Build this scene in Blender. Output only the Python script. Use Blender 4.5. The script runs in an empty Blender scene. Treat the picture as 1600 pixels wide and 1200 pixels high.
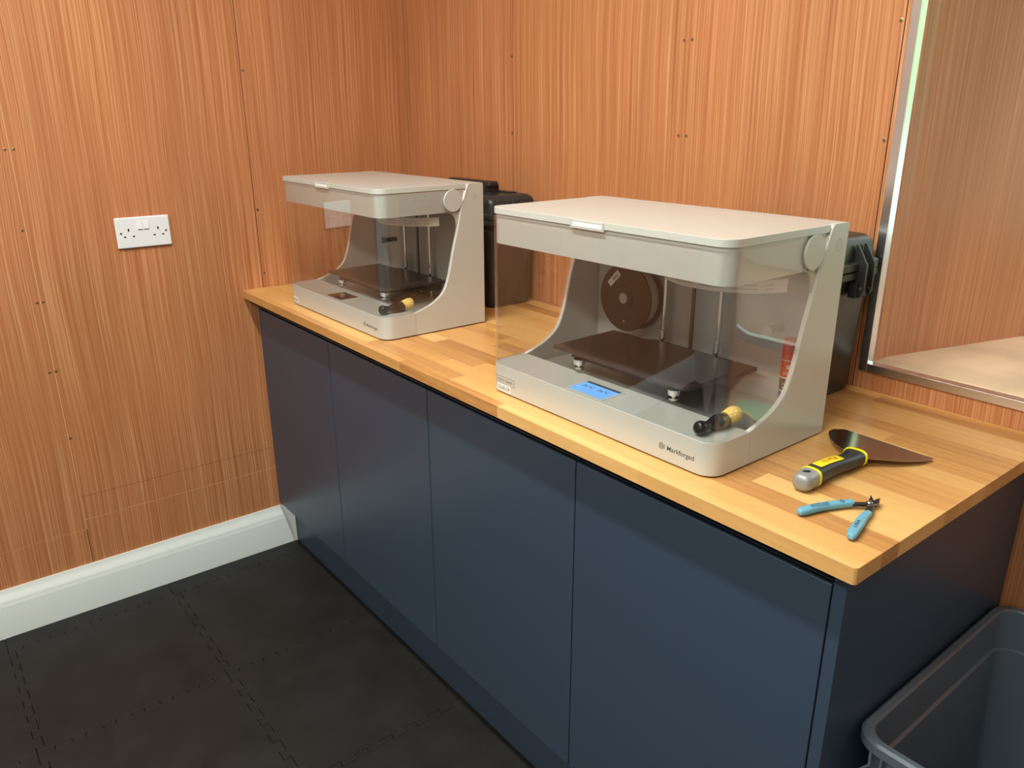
import bpy, math, random
from mathutils import Vector, Matrix
random.seed(7)
sc = bpy.context.scene
COL = sc.collection
T = 0.908            # height of the worktop surface; mats lie with their top at z = 0
R_ = math.radians

# ------------------------------------------------------------------ camera
cd = bpy.data.cameras.new('camera'); cam = bpy.data.objects.new('camera', cd); COL.objects.link(cam)
r = Vector((0.62029148, 0.78436414, -0.00337408)); u = Vector((-0.25429656, 0.20516858, 0.94511328)); f = Vector((-0.74200522, 0.58538769, -0.32672542))
M = Matrix.Identity(4)
for i in range(3):
    M[i][0] = r[i]; M[i][1] = u[i]; M[i][2] = -f[i]
M.translation = Vector((2.42712438, -1.47008408, T + 0.52374224))
cam.matrix_world = M
cd.sensor_width = 36.0; cd.sensor_fit = 'HORIZONTAL'; cd.lens = 36.0 * 1226.6855 / 1600.0
cd.clip_start = 0.02
sc.camera = cam

# ------------------------------------------------------------------ view + world
sc.view_settings.view_transform = 'Standard'; sc.view_settings.look = 'None'
sc.view_settings.gamma = 1.0; sc.view_settings.use_curve_mapping = False
sc.view_settings.exposure = 0.44
try:
    sc.cycles.max_bounces = 12; sc.cycles.transparent_max_bounces = 24; sc.cycles.glossy_bounces = 6
    sc.cycles.sample_clamp_indirect = 4.0
except Exception:
    pass
world = bpy.data.worlds.new('outdoors'); sc.world = world; world.use_nodes = True
wn = world.node_tree.nodes; wl = world.node_tree.links
bg = wn['Background']
tc = wn.new('ShaderNodeTexCoord'); sep = wn.new('ShaderNodeSeparateXYZ'); wl.new(tc.outputs['Generated'], sep.inputs[0])
nz = wn.new('ShaderNodeTexNoise'); nz.inputs['Scale'].default_value = 5; nz.inputs['Detail'].default_value = 4
wl.new(tc.outputs['Generated'], nz.inputs['Vector'])
mr = wn.new('ShaderNodeMath'); mr.operation = 'MULTIPLY_ADD'; mr.inputs[1].default_value = 0.5
wl.new(nz.outputs['Fac'], mr.inputs[0]); wl.new(sep.outputs['Z'], mr.inputs[2])
rp = wn.new('ShaderNodeValToRGB'); cr = rp.color_ramp
cr.elements[0].position = 0.20; cr.elements[0].color = (0.62, 0.80, 0.80, 1)
cr.elements[1].position = 0.62; cr.elements[1].color = (0.85, 0.95, 1.0, 1)
e = cr.elements.new(0.235); e.color = (0.30, 0.62, 0.22, 1); e = cr.elements.new(0.48); e.color = (0.42, 0.72, 0.34, 1)
wl.new(mr.outputs[0], rp.inputs[0]); wl.new(rp.outputs['Color'], bg.inputs['Color'])
bg.inputs['Strength'].default_value = 2.1

# ------------------------------------------------------------------ ceiling batten of the room, plus an added fill lamp
def area(name, loc, sx, sy, power, col, rot=(0, 0, 0)):
    l = bpy.data.lights.new(name, 'AREA'); l.shape = 'RECTANGLE'; l.size = sx; l.size_y = sy
    l.energy = power; l.color = col
    o = bpy.data.objects.new(name, l); o.location = loc; o.rotation_euler = rot; COL.objects.link(o); return o
area('batten_and_fill_light', (1.42, -1.12, T + 1.56), 1.3, 0.08, 29, (0.96, 1.0, 0.92))
area('batten_and_fill_light', (1.9, -2.35, T + 1.56), 2.2, 0.25, 40, (0.96, 1.0, 0.92))  # added fill lamp, unseen, to brighten the front faces

# ------------------------------------------------------------------ materials
def mat(name, col=(0.5, 0.5, 0.5), rough=0.5, metal=0.0, spec=0.5, coat=0.0, emit=None, estr=0.0, noise=0.0, nscale=20, bump=0.0, bscale=200):
    m = bpy.data.materials.new(name); m.use_nodes = True
    nt = m.node_tree; b = nt.nodes['Principled BSDF']
    b.inputs['Base Color'].default_value = (*col, 1); b.inputs['Roughness'].default_value = rough
    b.inputs['Metallic'].default_value = metal; b.inputs['Specular IOR Level'].default_value = spec
    b.inputs['Coat Weight'].default_value = coat
    if emit: b.inputs['Emission Color'].default_value = (*emit, 1); b.inputs['Emission Strength'].default_value = estr
    if noise or bump:
        tcn = nt.nodes.new('ShaderNodeTexCoord')
    if noise:
        n = nt.nodes.new('ShaderNodeTexNoise'); n.inputs['Scale'].default_value = nscale; n.inputs['Detail'].default_value = 5
        nt.links.new(tcn.outputs['Object'], n.inputs['Vector'])
        mp = nt.nodes.new('ShaderNodeMapRange'); mp.inputs[1].default_value = 0.3; mp.inputs[2].default_value = 0.7
        mp.inputs[3].default_value = 1 - noise; mp.inputs[4].default_value = 1 + noise
        nt.links.new(n.outputs['Fac'], mp.inputs[0])
        vm = nt.nodes.new('ShaderNodeVectorMath'); vm.operation = 'SCALE'; vm.inputs[0].default_value = col
        nt.links.new(mp.outputs[0], vm.inputs['Scale']); nt.links.new(vm.outputs[0], b.inputs['Base Color'])
    if bump:
        n2 = nt.nodes.new('ShaderNodeTexNoise'); n2.inputs['Scale'].default_value = bscale; n2.inputs['Detail'].default_value = 3
        nt.links.new(tcn.outputs['Object'], n2.inputs['Vector'])
        bp = nt.nodes.new('ShaderNodeBump'); bp.inputs['Strength'].default_value = bump; bp.inputs['Distance'].default_value = 0.001
        nt.links.new(n2.outputs['Fac'], bp.inputs['Height']); nt.links.new(bp.outputs['Normal'], b.inputs['Normal'])
    return m

def ply_material(name, dark, mid, light, seed=0.0, rough=0.5):
    m = bpy.data.materials.new(name); m.use_nodes = True; nt = m.node_tree; N = nt.nodes; L = nt.links
    b = N['Principled BSDF']; b.inputs['Roughness'].default_value = rough; b.inputs['Specular IOR Level'].default_value = 0.3
    tcn = N.new('ShaderNodeTexCoord')
    sp = N.new('ShaderNodeSeparateXYZ'); L.new(tcn.outputs['Object'], sp.inputs[0])
    ad = N.new('ShaderNodeMath'); ad.operation = 'ADD'; L.new(sp.outputs['X'], ad.inputs[0]); L.new(sp.outputs['Y'], ad.inputs[1])
    # slow wander of the grain with height
    wz = N.new('ShaderNodeTexNoise'); wz.inputs['Scale'].default_value = 1.6; wz.inputs['Detail'].default_value = 1
    L.new(tcn.outputs['Object'], wz.inputs['Vector'])
    wm = N.new('ShaderNodeMath'); wm.operation = 'MULTIPLY_ADD'; wm.inputs[1].default_value = 0.03; L.new(wz.outputs['Fac'], wm.inputs[0]); L.new(ad.outputs[0], wm.inputs[2])
    def grain(sx, sz, detail, off):
        cb = N.new('ShaderNodeCombineXYZ')
        a = N.new('ShaderNodeMath'); a.operation = 'MULTIPLY'; a.inputs[1].default_value = sx; L.new(wm.outputs[0], a.inputs[0])
        c = N.new('ShaderNodeMath'); c.operation = 'MULTIPLY'; c.inputs[1].default_value = sz; L.new(sp.outputs['Z'], c.inputs[0])
        L.new(a.outputs[0], cb.inputs[0]); L.new(c.outputs[0], cb.inputs[1]); cb.inputs[2].default_value = off + seed
        n = N.new('ShaderNodeTexNoise'); n.inputs['Scale'].default_value = 1.0; n.inputs['Detail'].default_value = detail; n.inputs['Roughness'].default_value = 0.6
        L.new(cb.outputs[0], n.inputs['Vector']); return n.outputs['Fac']
    g1 = grain(330, 1.6, 3, 0.0); g2 = grain(90, 0.6, 2, 5.0); g3 = grain(5, 0.8, 2, 9.0)
    s1 = N.new('ShaderNodeMath'); s1.operation = 'MULTIPLY_ADD'; s1.inputs[1].default_value = 0.76
    L.new(g1, s1.inputs[0])
    s2 = N.new('ShaderNodeMath'); s2.operation = 'MULTIPLY'; s2.inputs[1].default_value = 0.24; L.new(g2, s2.inputs[0]); L.new(s2.outputs[0], s1.inputs[2])
    rpn = N.new('ShaderNodeValToRGB'); c = rpn.color_ramp
    c.elements[0].position = 0.34; c.elements[0].color = (*dark, 1); c.elements[1].position = 0.67; c.elements[1].color = (*light, 1)
    k = c.elements.new(0.50); k.color = (*mid, 1)
    L.new(s1.outputs[0], rpn.inputs[0])
    mp = N.new('ShaderNodeMapRange'); mp.inputs[1].default_value = 0.3; mp.inputs[2].default_value = 0.7; mp.inputs[3].default_value = 0.90; mp.inputs[4].default_value = 1.08
    L.new(g3, mp.inputs[0])
    vm = N.new('ShaderNodeVectorMath'); vm.operation = 'SCALE'; L.new(rpn.outputs['Color'], vm.inputs[0]); L.new(mp.outputs[0], vm.inputs['Scale'])
    L.new(vm.outputs[0], b.inputs['Base Color'])
    bp = N.new('ShaderNodeBump'); bp.inputs['Strength'].default_value = 0.15; bp.inputs['Distance'].default_value = 0.001
    L.new(g1, bp.inputs['Height']); L.new(bp.outputs['Normal'], b.inputs['Normal'])
    return m

def stave_material(name):
    m = bpy.data.materials.new(name); m.use_nodes = True; nt = m.node_tree; N = nt.nodes; L = nt.links
    b = N['Principled BSDF']; b.inputs['Roughness'].default_value = 0.34; b.inputs['Specular IOR Level'].default_value = 0.45
    tcn = N.new('ShaderNodeTexCoord'); sp = N.new('ShaderNodeSeparateXYZ'); L.new(tcn.outputs['Object'], sp.inputs[0])
    def mth(op, a, bb=None, cc=None):
        n = N.new('ShaderNodeMath'); n.operation = op
        for i, v in enumerate((a, bb, cc)):
            if v is None: continue
            if isinstance(v, (int, float)): n.inputs[i].default_value = v
            else: L.new(v, n.inputs[i])
        return n.outputs[0]
    row = mth('FLOOR', mth('MULTIPLY', mth('ADD', sp.outputs['Y'], 0.012), 1 / 0.043))
    w1 = N.new('ShaderNodeTexWhiteNoise'); w1.noise_dimensions = '1D'; L.new(row, w1.inputs['W'])
    cellx = mth('FLOOR', mth('ADD', mth('MULTIPLY', sp.outputs['X'], 1 / 0.36), mth('MULTIPLY', w1.outputs['Value'], 7.0)))
    cb = N.new('ShaderNodeCombineXYZ'); L.new(row, cb.inputs[0]); L.new(cellx, cb.inputs[1])
    w2 = N.new('ShaderNodeTexWhiteNoise'); w2.noise_dimensions = '2D'; L.new(cb.outputs[0], w2.inputs['Vector'])
    # grain along x, shifted per stave
    cg = N.new('ShaderNodeCombineXYZ'); L.new(mth('MULTIPLY', sp.outputs['X'], 5.0), cg.inputs[0])
    L.new(mth('MULTIPLY', sp.outputs['Y'], 90.0), cg.inputs[1])
    L.new(mth('MULTIPLY_ADD', w2.outputs['Value'], 37.0, mth('MULTIPLY', sp.outputs['Z'], 90.0)), cg.inputs[2])
    n = N.new('ShaderNodeTexNoise'); n.inputs['Scale'].default_value = 1; n.inputs['Detail'].default_value = 4; L.new(cg.outputs[0], n.inputs['Vector'])
    cg2 = N.new('ShaderNodeCombineXYZ'); L.new(mth('MULTIPLY', sp.outputs['X'], 60.0), cg2.inputs[0]); L.new(mth('MULTIPLY', sp.outputs['Y'], 500.0), cg2.inputs[1]); L.new(mth('MULTIPLY', sp.outputs['Z'], 500.0), cg2.inputs[2])
    n2 = N.new('ShaderNodeTexNoise'); n2.inputs['Scale'].default_value = 1; n2.inputs['Detail'].default_value = 2; L.new(cg2.outputs[0], n2.inputs['Vector'])
    fac = mth('ADD', mth('ADD', mth('MULTIPLY', w2.outputs['Value'], 0.58), mth('MULTIPLY', n.outputs['Fac'], 0.45)), mth('MULTIPLY', n2.outputs['Fac'], 0.24))
    rpn = N.new('ShaderNodeValToRGB'); c = rpn.color_ramp
    c.elements[0].position = 0.25; c.elements[0].color = (0.38, 0.160, 0.046, 1); c.elements[1].position = 0.95; c.elements[1].color = (0.76, 0.45, 0.165, 1)
    k = c.elements.new(0.55); k.color = (0.61, 0.305, 0.095, 1)
    L.new(fac, rpn.inputs[0]); L.new(rpn.outputs['Color'], b.inputs['Base Color'])
    bp = N.new('ShaderNodeBump'); bp.inputs['Strength'].default_value = 0.06; bp.inputs['Distance'].default_value = 0.001
    L.new(n2.outputs['Fac'], bp.inputs['Height']); L.new(bp.outputs['Normal'], b.inputs['Normal'])
    return m

def acrylic_material(name, tint=(0.98, 0.98, 0.975), ior=1.58):
    # clear sheet: real Fresnel reflection on each of its two faces
    m = bpy.data.materials.new(name); m.use_nodes = True; nt = m.node_tree; N = nt.nodes; L = nt.links
    N.remove(N['Principled BSDF']); out = N['Material Output']
    tr = N.new('ShaderNodeBsdfTransparent'); tr.inputs['Color'].default_value = (*tint, 1)
    gl = N.new('ShaderNodeBsdfGlossy'); gl.inputs['Roughness'].default_value = 0.0; gl.inputs['Color'].default_value = (1, 1, 1, 1)
    geo = N.new('ShaderNodeNewGeometry')
    mx = N.new('ShaderNodeMix'); mx.data_type = 'FLOAT'; mx.inputs[2].default_value = ior; mx.inputs[3].default_value = 1 / ior
    L.new(geo.outputs['Backfacing'], mx.inputs[0])
    fr = N.new('ShaderNodeFresnel'); L.new(mx.outputs[0], fr.inputs['IOR'])
    ms = N.new('ShaderNodeMixShader'); L.new(fr.outputs[0], ms.inputs[0]); L.new(tr.outputs[0], ms.inputs[1]); L.new(gl.outputs[0], ms.inputs[2])
    L.new(ms.outputs[0], out.inputs['Surface'])
    return m

M_ply = ply_material('sapele_plywood', (0.37, 0.118, 0.042), (0.48, 0.188, 0.076), (0.64, 0.315, 0.150))
M_ply2 = ply_material('bay_plywood', (0.46, 0.185, 0.085), (0.55, 0.245, 0.125), (0.68, 0.35, 0.20), seed=3.0)
M_pale = mat('raw_ply_edge', (0.75, 0.48, 0.24), 0.7)
M_gap = mat('dark_gap', (0.05, 0.02, 0.01), 0.9)
M_birch = mat('birch_board', (0.72, 0.53, 0.35), 0.5, noise=0.22, nscale=6)
M_stave = stave_material('beech_block')
M_white = mat('white_gloss_paint', (0.76, 0.79, 0.77), 0.35)
M_socket = mat('white_plastic', (0.80, 0.80, 0.82), 0.25)
M_black = mat('black_hole', (0.006, 0.006, 0.006), 0.6)
M_brass = mat('screw_brass', (0.40, 0.26, 0.12), 0.4, 0.8)
M_steel = mat('screw_steel', (0.5, 0.5, 0.5), 0.3, 1.0)
M_navy = mat('navy_lacquer', (0.036, 0.058, 0.094), 0.38, spec=0.5)
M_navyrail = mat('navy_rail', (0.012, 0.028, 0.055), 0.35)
M_navyshaded = mat('shaded_navy', (0.010, 0.017, 0.033), 0.55, spec=0.3)  # darker copy of the navy, the end panel's shade put into its colour
M_ceiling = mat('ceiling_white', (0.75, 0.73, 0.70), 0.8)
M_room = mat('pale_painted_wall', (0.62, 0.60, 0.57), 0.7)
M_sub = mat('subfloor', (0.02, 0.02, 0.02), 0.9)
M_alu = mat('aluminium', (0.80, 0.79, 0.81), 0.26, 1.0)
M_silver = mat('silver_paint', (0.535, 0.54, 0.505), 0.34, 0.15, spec=0.5)
M_lid = mat('silver_lid', (0.565, 0.575, 0.53), 0.24, 0.1, spec=0.7)
M_edge = mat('pale_edge', (0.90, 0.89, 0.86), 0.3)
M_inner = mat('interior_grey', (0.50, 0.485, 0.46), 0.5)
M_acryl = acrylic_material('clear_acrylic')
M_platec = mat('build_plate_dark', (0.050, 0.036, 0.033), 0.30, noise=0.2, nscale=12)
M_dark = mat('dark_plastic', (0.018, 0.018, 0.018), 0.4)
M_chrome = mat('polished_rod', (0.75, 0.74, 0.72), 0.12, 1.0)
M_lead = mat('lead_screw', (0.16, 0.14, 0.12), 0.35, 0.9)
M_case = mat('black_case_plastic', (0.024, 0.027, 0.027), 0.38, noise=0.12, nscale=25, bump=0.15, bscale=500)
M_screen = mat('lit_screen', (0.02, 0.05, 0.1), 0.1, emit=(0.16, 0.46, 0.95), estr=0.85)
M_screenoff = mat('unlit_screen', (0.045, 0.033, 0.028), 0.05)
M_screenbar = mat('screen_bar', (0.05, 0.08, 0.13), 0.1)
M_ink = mat('printed_grey', (0.07, 0.07, 0.07), 0.5)
M_label = mat('white_label', (0.80, 0.79, 0.77), 0.45)
M_ribbon = mat('ribbon_white', (0.70, 0.66, 0.62), 0.5)
M_bristle = mat('yellow_bristles', (0.82, 0.57, 0.16), 0.7, noise=0.3, nscale=300)
M_gloss = mat('gloss_black', (0.012, 0.012, 0.013), 0.16)
M_red = mat('red_plastic', (0.75, 0.085, 0.04), 0.35)
M_blue = mat('blue_label', (0.05, 0.06, 0.19), 0.4)
M_orange = mat('orange_plastic', (0.78, 0.15, 0.05), 0.35)
M_yellow = mat('yellow_plastic', (0.90, 0.80, 0.01), 0.35)
M_rubber = mat('black_grip', (0.018, 0.019, 0.021), 0.42)
M_zinc = mat('grey_cap_metal', (0.30, 0.30, 0.29), 0.38, 0.25)
M_blade = mat('polished_blade', (0.42, 0.38, 0.37), 0.14, 1.0)
M_bluegrip = mat('pale_blue_grip', (0.135, 0.365, 0.50), 0.38)
M_plier = mat('dark_steel', (0.05, 0.05, 0.055), 0.3, 0.8)
M_bin = mat('grey_bin_plastic', (0.11, 0.135, 0.17), 0.33)
M_mat = mat('black_rubber_mat', (0.0115, 0.0115, 0.0115), 0.6, spec=0.35, noise=0.30, nscale=9, bump=0.5, bscale=350)
M_paint2 = mat('spool_grey', (0.45, 0.43, 0.41), 0.5)
M_spool = mat('spool_black', (0.024, 0.018, 0.016), 0.42)
M_fil = mat('filament_white', (0.55, 0.53, 0.50), 0.6)

# ------------------------------------------------------------------ mesh helpers
class MB:
    def __init__(s): s.v = []; s.f = []; s.m = []
    def add(s, vs, fs, mi=0):
        o = len(s.v); s.v += [tuple(p) for p in vs]
        for q in fs: s.f.append([i + o for i in q]); s.m.append(mi)
        return s
    def box(s, x0, x1, y0, y1, z0, z1, mi=0):
        vs = [(x, y, z) for z in (z0, z1) for y in (y0, y1) for x in (x0, x1)]
        return s.add(vs, [(0, 2, 3, 1), (4, 5, 7, 6), (0, 1, 5, 4), (2, 6, 7, 3), (0, 4, 6, 2), (1, 3, 7, 5)], mi)
    def prism(s, pts, a, b, axis='z', mi=0):
        # pts in the two remaining axes (x,y | x,z | y,z), counter-clockwise; extruded a..b on axis
        def P(p, t): return {'z': (p[0], p[1], t), 'y': (p[0], t, p[1]), 'x': (t, p[0], p[1])}[axis]
        n = len(pts); ar = sum(pts[i][0] * pts[(i + 1) % n][1] - pts[(i + 1) % n][0] * pts[i][1] for i in range(n))
        if ar < 0: pts = pts[::-1]
        if axis == 'y': pts = pts[::-1]
        vs = [P(p, a) for p in pts] + [P(p, b) for p in pts]
        fs = [tuple(range(n))[::-1], tuple(range(n, 2 * n))] + [(i, (i + 1) % n, n + (i + 1) % n, n + i) for i in range(n)]
        return s.add(vs, fs, mi)
    def loft(s, rings, mi=0, cap=True, close=True):
        n = len(rings[0]); vs = [p for q in rings for p in q]; fs = []
        for k in range(len(rings) - 1):
            for i in range(n if close else n - 1):
                j = (i + 1) % n; fs.append((k * n + i, k * n + j, (k + 1) * n + j, (k + 1) * n + i))
        if cap:
            fs.append(tuple(range(n))[::-1]); fs.append(tuple((len(rings) - 1) * n + i for i in range(n)))
        return s.add(vs, fs, mi)
    def lathe(s, prof, c=(0, 0, 0), ax=(0, 0, 1), n=24, mi=0, sc2=(1, 1)):
        # prof: (radius, distance along axis)
        ax = Vector(ax).normalized(); e1 = ax.orthogonal().normalized(); e2 = ax.cross(e1); c = Vector(c)
        rings = [[tuple(c + ax * h + (e1 * math.cos(2 * math.pi * i / n) * sc2[0] + e2 * math.sin(2 * math.pi * i / n) * sc2[1]) * max(rr, 1e-5)) for i in range(n)] for rr, h in prof]
        return s.loft(rings, mi)
    def tube(s, path, rad, n=12, mi=0):
        path = [Vector(p) for p in path]; rings = []
        prev = None
        for i, p in enumerate(path):
            t = (path[min(i + 1, len(path) - 1)] - path[max(i - 1, 0)]).normalized()
            if prev is None: e1 = t.orthogonal().normalized()
            else: e1 = (prev - t * prev.dot(t)).normalized()
            prev = e1; e2 = t.cross(e1); rr = rad[i] if isinstance(rad, (list, tuple)) else rad
            rings.append([tuple(p + (e1 * math.cos(2 * math.pi * k / n) + e2 * math.sin(2 * math.pi * k / n)) * rr) for k in range(n)])
        return s.loft(rings, mi)
    def build(s, name, mats, parent=None, bevel=0.0, seg=2, smooth=35, loc=None, sub=0):
        me = bpy.data.meshes.new(name); me.from_pydata(s.v, [], s.f)
        if not isinstance(mats, (list, tuple)): mats = [mats]
        for m in mats: me.materials.append(m)
        for p, mi in zip(me.polygons, s.m): p.material_index = mi; p.use_smooth = bool(smooth)
        me.update()
        if smooth:
            try: me.set_sharp_from_angle(angle=R_(smooth))
            except Exception: pass
        o = bpy.data.objects.new(name, me); COL.objects.link(o)
        if parent: o.parent = parent
        if loc: o.location = loc
        if bevel:
            bm_ = o.modifiers.new('bevel', 'BEVEL'); bm_.width = bevel; bm_.segments = seg; bm_.limit_method = 'ANGLE'; bm_.angle_limit = R_(35)
            try: bm_.harden_normals = True
            except Exception: pass
        if sub:
            sm = o.modifiers.new('sub', 'SUBSURF'); sm.levels = sub; sm.render_levels = sub
        return o

def tag(o, label, cat, group=None):
    o['label'] = label; o['category'] = cat
    if group: o['group'] = group
    return o
def struct(o): o['kind'] = 'structure'; return o
def empty(name, loc, rz=0.0):
    o = bpy.data.objects.new(name, None); COL.objects.link(o); o.location = loc; o.rotation_euler = (0, 0, rz); o.empty_display_size = 0.05
    return o
def rrect(x0, x1, y0, y1, rf, rb=0.004, n=8):
    """rounded rectangle; radius rf at the two y0 corners, rb at the y1 corners (ccw)"""
    pts = []
    for cx, cy, rr, a0 in ((x0 + rf, y0 + rf, rf, 180), (x1 - rf, y0 + rf, rf, 270), (x1 - rb, y1 - rb, rb, 0), (x0 + rb, y1 - rb, rb, 90)):
        for i in range(n + 1):
            a = R_(a0 + 90 * i / n); pts.append((cx + rr * math.cos(a), cy + rr * math.sin(a)))
    return pts
def text(name, s, size, m, parent, loc, rot=(math.pi / 2, 0, 0), depth=0.0001, width=None, align='LEFT', mtx=None, bold=0.0):
    cu = bpy.data.curves.new(name, 'FONT'); cu.body = s; cu.size = size; cu.extrude = depth; cu.align_x = align; cu.offset = bold
    tmp = bpy.data.objects.new('tmp', cu); COL.objects.link(tmp)
    bpy.context.view_layer.update()
    dg = bpy.context.evaluated_depsgraph_get(); me = bpy.data.meshes.new_from_object(tmp.evaluated_get(dg))
    bpy.data.objects.remove(tmp); me.materials.clear(); me.materials.append(m)
    if width:
        xs = [v.co.x for v in me.vertices]; w = max(xs) - min(xs); k = width / w
        for v in me.vertices: v.co.x *= k
    o = bpy.data.objects.new(name, me); COL.objects.link(o); o.parent = parent
    if mtx is not None: o.matrix_local = mtx
    else: o.location = loc; o.rotation_euler = rot
    return o
def catmull(pts, n=6):
    out = []
    P = [pts[0]] + list(pts) + [pts[-1]]
    for i in range(1, len(P) - 2):
        for k in range(n):
            t = k / n; a, b, c, d = P[i - 1], P[i], P[i + 1], P[i + 2]
            out.append(tuple(0.5 * (2 * b[j] + (c[j] - a[j]) * t + (2 * a[j] - 5 * b[j] + 4 * c[j] - d[j]) * t * t + (3 * b[j] - a[j] - 3 * c[j] + d[j]) * t ** 3) for j in range(len(b))))
    out.append(tuple(pts[-1])); return out

# ================================================================== THE SETTING
ZC = T + 1.60; ZF = -0.012; XR = 3.9; YF = -3.3
struct(MB().box(-0.3, XR + .1, YF - .1, 0.1, ZF - 0.04, ZF).build('floor', M_sub, smooth=0))
struct(MB().box(-0.3, XR + .1, YF - .1, 1.0, ZC, ZC + 0.04).build('ceiling', M_ceiling, smooth=0))

# left wall: sheets of plywood with gaps, on a dark backing
G = 0.0011
wl_ = MB()
def sheetL(y0, y1, z0, z1, mi=0): wl_.box(-0.018, 0, y0 + G, y1 - G, z0, z1, mi)
wl_.box(-0.05, -0.0185, YF, 0.02, ZF, ZC, 1)
Z = lambda z: T + z
zc0 = Z(-0.5462); zc1 = Z(-0.6205); zc2 = Z(-0.652)
sheetL(-0.5625, 0.0 + G, ZF, ZC)
sheetL(-1.1815, -0.5625, zc1 + .0012, ZC); sheetL(-1.1815, -0.5625, ZF, zc1 - .0012)
sheetL(YF, -1.1815, zc2 + .001, ZC); sheetL(YF, -1.1815, ZF, zc2 - .001)
wl_.box(-0.010, -0.0012, -1.1815, -0.5625, zc1 - .0012, zc1 + .0012, 2)
wl_.box(-0.010, -0.0012, YF, -1.1815, zc2 - .001, zc2 + .001, 2)
wl_.box(-0.010, -0.0006, -1.1815 - G, -1.1815 + G, zc2, ZC, 3)
wl_.box(-0.001, 0.0001, -1.1815, -0.59, zc0 - .0004, zc0 + .0004, 1)
for y_ in (-0.5625,): wl_.box(-0.017, -0.0007, y_ - G, y_ + G, zc1 + .002, ZC, 1)  # dark fill strip paints the shade inside the seam
wl_.box(-0.017, -0.0009, -1.1815 - G, -1.1815 + G, ZF, zc2, 1)  # same dark fill, seam shade put in as colour
wl_.box(-0.0183, -0.0009, -0.012, 0.0, ZF, ZC, 0)
wall_left = struct(wl_.build('wall_left', [M_ply, M_gap, M_pale, mat('rubbed_edge', (0.66, 0.36, 0.16), 0.7)], smooth=0))

# back wall with the hatch opening
HX0, HX1, HZ0, HZ1 = 1.700, 2.86, Z(0.054), Z(1.02)
wb = MB()
def sheetB(x0, x1, z0, z1): wb.box(x0 + G, x1 - G, 0, 0.018, z0, z1)
wb.box(-0.018, HX0 - .004, 0.0185, 0.030, ZF, ZC, 1); wb.box(HX0 - .004, HX1, 0.0185, 0.030, ZF, HZ0 - .004, 1)
sheetB(0, 0.5735, ZF, ZC); sheetB(0.5735, 1.6755, ZF, ZC); sheetB(1.6755, HX0, HZ0 - 0.018, ZC)
sheetB(1.6755, XR, ZF, HZ0 - 0.018); sheetB(HX1, XR, HZ0 - 0.018, ZC); sheetB(HX0, HX1, HZ1, ZC)
for x_ in (0.5735, 1.6755): wb.box(x_ - G, x_ + G, 0.0008, 0.017, ZF, ZC, 1)  # dark strips in the seams paint the shade of the gaps
wall_back = struct(wb.build('wall_back', [M_ply, M_gap], smooth=0))
struct(MB().box(XR, XR + .03, YF, 0.03, ZF, ZC).build('wall_right', M_room, smooth=0))
struct(MB().box(-0.05, XR, YF - .03, YF, ZF, ZC).build('wall_front', M_room, smooth=0))

def screw(p, n, parent, k=0):
    p = Vector(p); n = Vector(n)
    mb = MB().lathe([(0.0042, -0.001), (0.0042, 0.0003), (0.0034, 0.0006), (0.0, 0.0006)], p, n, 14, 0)
    mb.lathe([(0.0016, 0.0), (0.0016, 0.0008), (0.0, 0.0008)], p, n, 6, 1)
    return mb.build('screw', [M_brass, M_gap], parent)
for y, z in ((-1.172, .4402), (-1.192, .4402), (-1.1893, .2360), (-1.1895, .0423), (-1.1755, .0423), (-1.178, -.1553), (-1.194, -.1553), (-1.1762, -.3589), (-.5560, .6429), (-.5560, .2424), (-.5560, .0450), (-1.172, .64), (-1.192, .64)):
    screw((0, y, Z(z)), (1, 0, 0), wall_left)
for x, z in ((1.184, .6739), (1.206, .6739), (1.184, .4726), (1.206, .4726), (1.1870, .2729), (1.668, .6744), (1.669, .4738), (.569, .672), (.569, .468), (1.669, 0.2740)):
    screw((x, 0, Z(z)), (0, -1, 0), wall_back)

# skirting on the left wall
prof = [(0.0, ZF), (0.022, ZF), (0.022, 0.096), (0.0205, 0.102), (0.0195, 0.1045), (0.0195, 0.108), (0.0165, 0.116), (0.0115, 0.124), (0.0075, 0.1335), (0.006, 0.1420), (0.0, 0.1420)]
bb = MB()
def yend(x, z): return -0.5480 if z < 0.0 else -0.5480 - 0.036 * min(1, max(0, z) / 0.142)
rings = [[(x, y0, z) for x, z in prof] for y0 in (YF,)] + [[(x, yend(x, z), z) for x, z in prof]]
bb.loft(rings)
# small return piece closing the skirting against the plinth
bb.add([(0.022, -0.5480, ZF), (0.022, -0.5840 + .012, 0.096), (0.006, -0.5840, 0.142), (0.028, -0.5480, ZF), (0.028, -0.549, 0.096), (0.010, -0.572, 0.142), (0.0, -0.5478, ZF), (0.0, -0.5478, 0.142)],
       [(0, 3, 4, 1), (1, 4, 5, 2), (3, 6, 7, 5, 4), (2, 5, 7)])
struct(bb.build('baseboard_left', M_white))

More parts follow.
